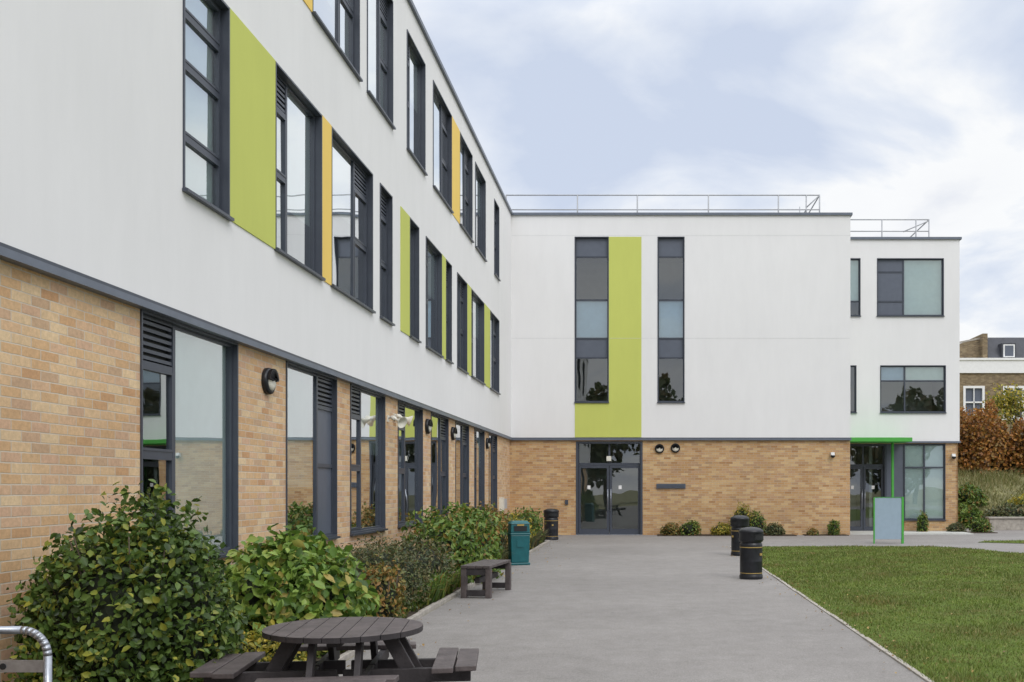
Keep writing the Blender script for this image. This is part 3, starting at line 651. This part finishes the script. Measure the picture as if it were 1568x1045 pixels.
# ------------------------------------------------------------ picnic table
def picnic_table(loc, rot):
    e = empty('picnic_table', loc); e.rotation_euler[2] = rot
    mb = MB(); R = 0.515; npl = 9; w = 2*R/npl
    for i in range(npl):
        x0 = -R+i*w+0.0025; x1 = x0+w-0.005
        seg = 8; top = []; bot = []
        for j in range(seg+1):
            x = x0+(x1-x0)*j/seg; y_ = math.sqrt(max(0, R*R-x*x)); top.append((x, y_)); bot.append((x, -y_))
        loop = bot+top[::-1]
        o = len(mb.v); nL = len(loop)
        mb.v += [(x, y_, 0.585) for x, y_ in loop]+[(x, y_, 0.62) for x, y_ in loop]
        mb.f.append(tuple(range(o, o+nL))[::-1]); mb.m.append(mb.mi('plank')); mb.sm.append(False)
        mb.f.append(tuple(range(o+nL, o+2*nL))); mb.m.append(mb.mi('plank')); mb.sm.append(False)
        for j in range(nL):
            q = (j+1) % nL; mb.f.append((o+j, o+q, o+nL+q, o+nL+j)); mb.m.append(mb.mi('plankD')); mb.sm.append(False)
    mb.obj('table_top', e)
    sb = MB()
    for a in range(4):
        Rz = Matrix.Rotation(a*math.pi/2, 4, 'Z')
        for i, (a0, a1) in enumerate(((0.60, 0.735), (0.745, 0.88))):
            tp = 0.42 if i == 0 else 0.36
            P = [(-tp, -a0), (tp, -a0), (tp*0.97, -a1), (-tp*0.97, -a1)]
            lo = [Rz @ Vector((x, y_, 0.365)) for x, y_ in P]; hi = [Rz @ Vector((x, y_, 0.40)) for x, y_ in P]
            o = len(sb.v); sb.v += [tuple(p) for p in lo+hi]
            for f_ in [(3,2,1,0),(4,5,6,7),(0,1,5,4),(1,2,6,5),(2,3,7,6),(3,0,4,7)]:
                sb.f.append(tuple(q+o for q in f_)); sb.m.append(sb.mi('plank')); sb.sm.append(False)
    sb.obj('seats', e, bevel=0.006)
    lg = MB()
    for a in range(4):
        for s in (-1, 1):
            Rz = Matrix.Rotation(a*math.pi/2, 4, 'Z')
            lg.box((s*0.18-0.02, -0.84, 0.27), (s*0.18+0.02, -0.02, 0.363), 'plankD', Rz @ Matrix.Translation((0, 0, 0.0006*a)))
            p0 = Vector((s*0.145, -0.30, 0.585)); p1 = Vector((s*0.145, -0.62, 0.0)); dd = p1-p0
            q = dd.to_track_quat('Z', 'Y').to_matrix().to_4x4()
            lg.box((-0.02, -0.045, 0), (0.02, 0.045, dd.length), 'plankD', Rz @ Matrix.Translation(p0) @ q)
    lg.box((-0.42, -0.045, 0.55), (0.42, 0.045, 0.584), 'plankD'); lg.box((-0.045, -0.42, 0.548), (0.045, 0.42, 0.583), 'plankD')
    lg.obj('legs_and_frame', e, bevel=0.004)
picnic_table((-2.0, 6.66, 0.0), math.radians(8))

def bench(loc, rot):
    e = empty('park_bench', loc); e.rotation_euler[2] = rot
    mb = MB(); W = 0.21; Ln = 0.62
    for i in range(4):
        x0 = -W+i*0.106; mb.box((x0, -Ln, 0.415), (x0+0.098, Ln, 0.455), 'plank')
    mb.obj('seat_slats', e, bevel=0.006)
    lg = MB()
    for s in (-1, 1):
        y_ = s*(Ln-0.05)
        lg.box((-W, y_-0.04, 0), (-W+0.08, y_+0.04, 0.414), 'plank'); lg.box((W-0.07, y_-0.04, 0), (W+0.01, y_+0.04, 0.414), 'plank')
        lg.box((-W+0.08, y_-0.035, 0.32), (W-0.07, y_+0.035, 0.413), 'plankD'); lg.box((-W+0.08, y_-0.035, 0.03), (W-0.07, y_+0.035, 0.11), 'plankD')
    lg.box((-0.035, -Ln+0.1, 0.2), (0.035, Ln-0.1, 0.28), 'plankD')
    lg.obj('legs', e, bevel=0.006)
bench((-2.28, 14.5, 0.004), math.radians(-6))

def litter_bin(loc, rot, h=0.9, r=0.215):
    e = empty('litter_bin', loc); e.rotation_euler[2] = rot; s = h/0.9
    mb = MB(); P = [(0.001,0.0),(r*0.93,0.0),(r*0.97,0.02),(r*0.97,0.06),(r*0.92,0.075),(r*0.92,0.10,'gold'),(r*0.925,0.112),(r*0.93,0.30),(r*0.935,0.305),(r*0.92,0.32),(r*0.94,0.53),(r*0.945,0.545,'gold'),(r*0.945,0.558),(r*0.93,0.58),(r*0.93,0.61),(r*0.86,0.62),(r*0.86,0.64),(r*0.98,0.65),(r*1.0,0.67),(r*1.0,0.79),(r*1.03,0.80),(r*1.03,0.825),(r*0.97,0.85),(r*0.7,0.88),(r*0.35,0.895),(0.001,0.90)]
    mb.lathe([(a[0], a[1]*s)+tuple(a[2:]) for a in P], 'black', None, 40)
    mb.obj('body', e)
    op = MB()
    for a in (0, math.pi):
        Rz = Matrix.Rotation(a, 4, 'Z')
        for q in range(-4, 5):
            A = Matrix.Rotation(math.radians(q*8), 4, 'Z')
            op.box((-0.0155, -r-0.004, 0.69*s), (0.0155, -r+0.01, 0.775*s), 'dark', Rz @ A)
            op.box((-0.0155, -r-0.012, 0.775*s), (0.0155, -r+0.01, 0.785*s), 'black', Rz @ A)
            op.box((-0.0155, -r-0.012, 0.68*s), (0.0155, -r+0.01, 0.69*s), 'black', Rz @ A)
        op.box((-0.025, -r-0.002, 0.41*s), (0.025, -r+0.02, 0.45*s), 'gold', Rz)
    op.obj('openings', e)
litter_bin((1.83, 16.9, 0.004), math.radians(50), 0.88, 0.205); litter_bin((2.2, 22.7, 0.004), math.radians(-60), 0.92, 0.21)
litter_bin((-2.73, 29.5, 0.004), 0.3, 0.93, 0.225)
def teal_bin(loc, rot):
    e = empty('recycling_bin', loc); e.rotation_euler[2] = rot
    mb = MB()
    def taper(z0, z1, a0, a1, b0, b1, k_):
        P = [(-a0,-b0,z0),(a0,-b0,z0),(a0,b0,z0),(-a0,b0,z0),(-a1,-b1,z1),(a1,-b1,z1),(a1,b1,z1),(-a1,b1,z1)]
        o = len(mb.v); mb.v += P
        for f_ in [(0,3,2,1),(4,5,6,7),(0,1,5,4),(1,2,6,5),(2,3,7,6),(3,0,4,7)]:
            mb.f.append(tuple(i+o for i in f_)); mb.m.append(mb.mi(k_)); mb.sm.append(False)
    taper(0.0, 0.05, 0.2, 0.2, 0.18, 0.18, 'teal'); taper(0.05, 0.6, 0.175, 0.195, 0.155, 0.175, 'teal')
    taper(0.6, 0.64, 0.205, 0.205, 0.185, 0.185, 'teal'); taper(0.64, 0.82, 0.195, 0.185, 0.175, 0.165, 'teal'); taper(0.82, 0.88, 0.205, 0.15, 0.185, 0.13, 'teal')
    mb.obj('body', e, bevel=0.015)
    q = MB(); q.box((-0.13, -0.187, 0.68), (0.13, -0.165, 0.78), 'dark'); q.box((-0.07, -0.178, 0.36), (0.07, -0.16, 0.5), 'teal'); q.box((-0.07, -0.192, 0.785), (0.07, -0.17, 0.815), 'gold')
    q.box((0.18, -0.1, 0.68), (0.198, 0.1, 0.78), 'dark')
    q.obj('opening', e)
teal_bin((-2.5, 20.0, 0.004), math.radians(18))

e = empty('information_sign', (6.76, 27.5, 0.004))
mb = MB(); mb.box((-0.37, -0.02, 0.12), (0.37, 0.02, 1.27), 'signb'); mb.obj('panel', e, bevel=0.005)
mb = MB(); mb.box((-0.40, -0.035, 0), (-0.371, 0.035, 1.27), 'greenp'); mb.box((0.371, -0.035, 0), (0.43, 0.035, 1.29), 'greenp'); mb.box((-0.37, -0.03, 1.271), (0.37, 0.03, 1.285), 'greenp'); mb.obj('posts', e)

e = empty('cycle_stand', (-3.62, 5.45, -0.04))
mb = MB(); pts = [(-0.36, 0, 0)]
for i in range(9):
    a = math.pi-i*math.pi/16; pts.append((-0.22+0.14*math.cos(a), 0, 0.67+0.14*math.sin(a)))
for i in range(9):
    a = math.pi/2-i*math.pi/16; pts.append((0.22+0.14*math.cos(a), 0, 0.67+0.14*math.sin(a)))
pts.append((0.36, 0, 0)); mb.tube(pts, 0.022, 'steel', 14)
for p in pts[1:-1]: mb.lathe([(0.0219*math.cos(t_), 0.0219*math.sin(t_)) for t_ in np.linspace(-1.57, 1.57, 7)], 'steel', Matrix.Translation(p), 14)
mb.obj('hoop', e)
mb = MB(); mb.box((-0.34, -0.008, 0.58), (0.34, 0.008, 0.645), 'steel'); mb.cyl((0.12,-0.012,0.612),(0.12,0.012,0.612),0.018,'dark'); mb.obj('cross_plate', e)

# ------------------------------------------------------------ right-hand background
bk = MB(); nx = 30; ny = 10
def hz(x, y):
    t = min(1, max(0, (y-37.8)/9)); t = t*t*(3-2*t); return 2.15*t+0.06*math.sin(x*1.3+y)+0.05*math.sin(x*2.9-y*2)+(-0.12 if t == 0 else 0)
for i in range(nx):
    for j in range(ny):
        X0 = WE+i*1.2; Y0 = 37.2+j*1.3
        bk.quad([(a, b, hz(a, b)) for a, b in ((X0,Y0),(X0+1.2,Y0),(X0+1.2,Y0+1.3),(X0,Y0+1.3))], 'rough', True)
bk.box((WE-10, 50.2, 0), (70, 50.4, 2.1), 'rough')
bank = bk.obj('grass_bank')
n = 50000
xx = rs.uniform(WE, 32, n); yy = rs.uniform(38, 49, n); zz = np.array([hz(a, b) for a, b in zip(xx, yy)])
M['dry'] = leaf_mat('dry_grass', [(0.09,0.10,0.03),(0.16,0.17,0.05),(0.24,0.22,0.09),(0.30,0.26,0.13),(0.10,0.14,0.03)], 0.3, 1.15)
V, F = blades(xx, yy, zz-0.02, rs.uniform(0.1, 0.4, n)*(1+0.6*np.sin(xx*1.9)*np.sin(yy*1.5)), 0.035, rs, 0.35); mesh_np('blades', V, F, M['dry'], bank)
w_ = MB(); w_.box((12.6, 36.2, 0), (24, 36.5, 0.42), 'kerb'); w_.box((12.55, 36.15, 0.42), (24, 36.55, 0.48), 'kerb'); w_.obj('low_garden_wall', bevel=0.01)
for i, (x, y, r, h, m_) in enumerate([(12.2,38.2,.8,.9,'green'),(14.2,39,1.0,.8,'mixed'),(16.0,40.5,1.2,1.0,'gold'),(17.5,38.5,1.0,.9,'green'),(13.5,41.5,.9,.9,'green'),(11.9,41,.7,1.3,'mixed')]):
    s_ = shrub('bank_shrub', (x, y), (r, r, h), 2500, 0.16, LM[m_], 50+i, 0.4, 6); s_.location.z = max(0, hz(x, y)-0.05)
hd = empty('beech_hedge', (0, 0, 0)); R2 = np.random.RandomState(8); n = 34000
hx = R2.uniform(11.5, 34, n); side = R2.rand(n); hh = 4.8+0.45*np.sin(hx*1.7)+0.3*np.sin(hx*3.9+1)+0.2*np.sin(hx*9)
hy = 47+0.35*np.sin(hx*2.3)-R2.rand(n)**0.6*0.9*np.where(side < 0.7, 1, 0.2); hzz = 1.9+R2.rand(n)**0.75*(hh-1.9)*1.02
V, F = leaves(np.c_[hx, hy, hzz], np.tile([0, -1.0, 0.4], (n, 1)), 0.17, R2, 0.6); mesh_np('foliage', V, F, LM['hedge'], hd, 4)
mb = MB()
for i in range(60):
    x = 11.5+i*0.38; mb.cyl((x, 46.8, 1.8), (x+rr.uniform(-.3,.3), 46.7, 4.2+rr.random()), 0.03, 'bark', 0.01, 6)
mb.box((11.2, 47.0, 1.5), (34, 47.6, 4.0), 'core'); mb.obj('stems', hd)  # dark box stands in for the shade inside the hedge
def tree(name, loc, H, seed, lm, nleaf, lsize, crown):
    e = empty(name, loc); R_ = random.Random(seed); mb = MB(); tips = []
    def br(p, d, L_, r_, lv):
        p1 = p+d*L_; mid = (p+p1)/2+Vector((R_.uniform(-1,1), R_.uniform(-1,1), R_.uniform(-.5,.5)))*L_*0.06
        mb.cyl(p, mid, r_, 'bark', r_*0.85, 7, False); mb.cyl(mid, p1, r_*0.85, 'bark', r_*0.65, 7, False)
        if lv >= 2: tips.append(p1); tips.append(mid)
        if lv == 5: return
        for i in range(3 if lv < 4 else 2):
            a = R_.uniform(0, 6.28); s = R_.uniform(0.35, 0.75)
            o = d.orthogonal().normalized(); o.rotate(Matrix.Rotation(a, 3, d)); nd = (d*(1-s*0.4)+o*s+Vector((0,0,0.12))).normalized()
            br(p1, nd, L_*R_.uniform(0.6, 0.82), r_*0.6, lv+1)
    br(Vector((0,0,0)), Vector((0.03,0.02,1)).normalized(), H*0.28, H*0.018, 0)
    mb.obj('trunk_and_branches', e, recalc=False)
    q = np.random.RandomState(seed); T = np.array([tuple(t) for t in tips]); C = T[q.randint(0, len(T), nleaf)]+q.normal(0, crown, (nleaf, 3))
    V, F = leaves(C, np.tile([0,0,0.6],(nleaf,1)), lsize, q, 0.6, 1.0); mesh_np('foliage', V, F, LM[lm], e, 4)
tree('autumn_tree', (19.0, 49.5, 2.1), 5.4, 3, 'gold', 4000, 0.14, 0.22)
tree('autumn_tree', (15.9, 50.0, 2.1), 4.0, 5, 'hedge', 1800, 0.12, 0.18)
tree('autumn_tree', (23.5, 51, 2.1), 6.0, 8, 'hedge', 4500, 0.15, 0.25)
# unseen belt of trees behind the viewpoint, added to darken window reflections
tb = empty('distant_treeline'); q = np.random.RandomState(31); n = 26000; ti = q.randint(0, 26, n)
txc = -50+ti*4.6+np.sin(ti*3.1)*1.5; tyc = -48+np.sin(ti*1.9)*3; tr_ = 3.6+np.sin(ti*2.3)*0.8; tz = 7.5+np.sin(ti*4.7)*1.8
d = q.normal(0, 1, (n, 3)); d /= np.linalg.norm(d, axis=1)[:, None]; rad = q.rand(n)**0.4
C = np.c_[txc+d[:,0]*rad*tr_, tyc+d[:,1]*rad*tr_, tz+d[:,2]*rad*5.2]
V, F = leaves(C, d, 0.9, q, 0.7); mesh_np('foliage', V, F, LM['mixed'], tb, 4)
mb = MB()
for i in range(26): mb.cyl((-50+i*4.6+math.sin(i*3.1)*1.5, -48+math.sin(i*1.9)*3, 0), (-50+i*4.6+math.sin(i*3.1)*1.5, -48+math.sin(i*1.9)*3, 9), 0.3, 'bark', 0.12, 8)
mb.obj('trunks', tb)

# terraced houses
hs = empty('brick_terrace_house'); hw = MB(); HY = 70
mapH = lambda u, z, d: (u, HY-d, z)
wins = [(u, u+1.5, 6.4, 8.7) for u in (16.9, 19.7, 22.5, 25.3, 28.1, 30.9, 33.7)]+[(u, u+1.5, 2.2, 4.8) for u in (16.9, 19.7, 22.5, 25.3, 28.1, 30.9, 33.7)]
wallholes(hw, mapH, 15, 37, 0, 9.6, wins, 'brickH')
hw.quad([(15,HY,0),(15,HY+9,0),(15,HY+9,10.6),(15,HY,10.6)], 'brickH'); hw.quad([(37,HY,0),(37,HY+9,0),(37,HY+9,10.6),(37,HY,10.6)], 'brickH'); hw.quad([(15,HY+9,0),(37,HY+9,0),(37,HY+9,10.6),(15,HY+9,10.6)], 'brickH')
hw.obj('walls', hs, recalc=False)
hf = MB()
hf.box((15, HY-0.12, 9.6), (37, HY+0.3, 10.5), 'whitep'); hf.box((15, HY-0.2, 10.5), (37, HY+0.3, 10.65), 'whitep')
for a, b, z0, z1 in wins:
    for q in ((a, a+0.16, z0, z1), (b-0.16, b, z0, z1), (a+0.16, b-0.16, z1-0.16, z1), (a+0.16, b-0.16, z0, z0+0.12), (a+0.16, b-0.16, (z0+z1)/2-0.05, (z0+z1)/2+0.05), ((a+b)/2-0.03, (a+b)/2+0.03, z0+.12, z1-.16)):
        hf.box((q[0], HY-0.03, q[2]), (q[1], HY+0.1, q[3]), 'whitep')
    hf.box((a-0.1, HY-0.12, z0-0.12), (b+0.1, HY+0.05, z0), 'whitep'); hf.box((a, HY+0.12, z0), (b, HY+0.16, z1), 'frameL')
hf.obj('windows_and_cornice', hs)
hr = MB()
hr.quad([(24.4,HY+0.3,10.6),(37,HY+0.3,10.6),(37,HY+1.3,12.3),(24.4,HY+1.3,12.3)], 'slate'); hr.quad([(24.4,HY+1.3,12.3),(37,HY+1.3,12.3),(37,HY+9,12.5),(24.4,HY+9,12.5)], 'slate')
hr.quad([(24.4,HY+0.3,10.6),(24.4,HY+1.3,12.3),(24.4,HY+9,12.5),(24.4,HY+9,10.6)], 'slate')
for u in (25.3, 29.5, 33.5):
    hr.box((u, HY+0.25, 10.65), (u+1.0, HY+1.6, 11.75), 'slate'); hr.box((u+0.1, HY+0.2, 10.75), (u+0.9, HY+0.26, 11.65), 'whitep'); hr.box((u+0.2, HY+0.18, 10.83), (u+0.8, HY+0.21, 11.57), 'frameL')
hr.quad([(15,HY+0.9,10.6),(24.0,HY+0.9,10.6),(24.0,HY+0.9,12.1),(22.0,HY+0.9,11.7),(19.5,HY+0.9,10.9),(15,HY+0.9,10.8)], 'brickH')
hr.quad([(19.3,HY+0.85,10.95),(22,HY+0.85,11.72),(24.1,HY+0.85,12.15),(24.1,HY+0.85,12.27),(22,HY+0.85,11.84),(19.3,HY+0.85,11.05)], 'kerb')
hr.box((24.0, HY+0.4, 10.6), (24.35, HY+6, 12.45), 'brickH')
hr.obj('roof', hs)

# ------------------------------------------------------------ camera
cam = bpy.data.cameras.new('camera'); co = bpy.data.objects.new('camera', cam); COL.objects.link(co); S.camera = co
cam.sensor_width = 36; cam.lens = 35.0; cam.shift_x = -201/1568; cam.shift_y = 224.5/1568
cam.clip_end = 2000; cam.clip_start = 0.05
co.location = (0, 0, 1.55); co.rotation_euler = (math.radians(90), 0, 0)

# ------------------------------------------------------------ light
sd = Vector((0.45, -0.7, 0.75)).normalized()
el = math.asin(sd.z); az = math.atan2(sd.x, sd.y)
sun = bpy.data.lights.new('sun', 'SUN'); so = bpy.data.objects.new('sun', sun); COL.objects.link(so)
sun.energy = 1.2; sun.angle = math.radians(25); sun.color = (1, 0.965, 0.92)
so.rotation_euler = sd.to_track_quat('Z', 'Y').to_euler(); so.location = (0, 0, 30)
W = bpy.data.worlds.new('World'); S.world = W; W.use_nodes = True; nt = W.node_tree; L = nt.links.new
for n_ in list(nt.nodes): nt.nodes.remove(n_)
out = nt.nodes.new('ShaderNodeOutputWorld'); bg = nt.nodes.new('ShaderNodeBackground'); bg.inputs[1].default_value = 0.108
sky = nt.nodes.new('ShaderNodeTexSky'); sky.sky_type = 'NISHITA'; sky.sun_disc = False; sky.sun_elevation = el; sky.sun_rotation = az
tc = nt.nodes.new('ShaderNodeTexCoord'); sp = nt.nodes.new('ShaderNodeSeparateXYZ'); L(tc.outputs['Generated'], sp.inputs[0])
def MT(op, a, b=None, c=None, clamp=False):
    m_ = nt.nodes.new('ShaderNodeMath'); m_.operation = op; m_.use_clamp = clamp
    for i, v in enumerate((a, b, c)):
        if v is None: continue
        if isinstance(v, (int, float)): m_.inputs[i].default_value = v
        else: L(v, m_.inputs[i])
    return m_.outputs[0]
zc = MT('MAXIMUM', sp.outputs['Z'], 0.0); zd = MT('ADD', zc, 0.22)
cx = MT('DIVIDE', sp.outputs['X'], zd); cy = MT('DIVIDE', sp.outputs['Y'], zd)
cb = nt.nodes.new('ShaderNodeCombineXYZ'); L(cx, cb.inputs[0]); L(cy, cb.inputs[1])
nz = nt.nodes.new('ShaderNodeTexNoise'); nz.inputs['Scale'].default_value = 1.7; nz.inputs['Detail'].default_value = 8; nz.inputs['Roughness'].default_value = 0.52; nz.inputs['Distortion'].default_value = 0.3
mpv = nt.nodes.new('ShaderNodeMapping'); mpv.inputs['Location'].default_value = (5.1, 2.2, 0); L(cb.outputs[0], mpv.inputs[0]); L(mpv.outputs[0], nz.inputs['Vector'])
rp = ramp(nt, [(0.36, (5.8, 6.5, 7.9)), (0.45, (7.3, 7.8, 8.7)), (0.52, (9.2, 9.3, 9.4)), (0.60, (9.0, 9.1, 9.25)), (0.72, (7.3, 7.6, 8.3))]); L(nz.outputs['Fac'], rp.inputs[0])
mx = nt.nodes.new('ShaderNodeMixRGB'); mx.inputs[0].default_value = 0.95; L(sky.outputs[0], mx.inputs[1]); L(rp.outputs[0], mx.inputs[2])
mr = nt.nodes.new('ShaderNodeMapRange'); mr.inputs['From Min'].default_value = 0.42; mr.inputs['From Max'].default_value = 0.95; mr.inputs['To Min'].default_value = 1.0; mr.inputs['To Max'].default_value = 2.3
L(sp.outputs['Z'], mr.inputs[0])
vm = nt.nodes.new('ShaderNodeVectorMath'); vm.operation = 'SCALE'; L(mx.outputs[0], vm.inputs[0]); L(mr.outputs[0], vm.inputs['Scale'])
L(vm.outputs[0], bg.inputs[0]); L(bg.outputs[0], out.inputs[0])
S.view_settings.view_transform = 'Standard'; S.view_settings.look = 'None'; S.view_settings.exposure = 0
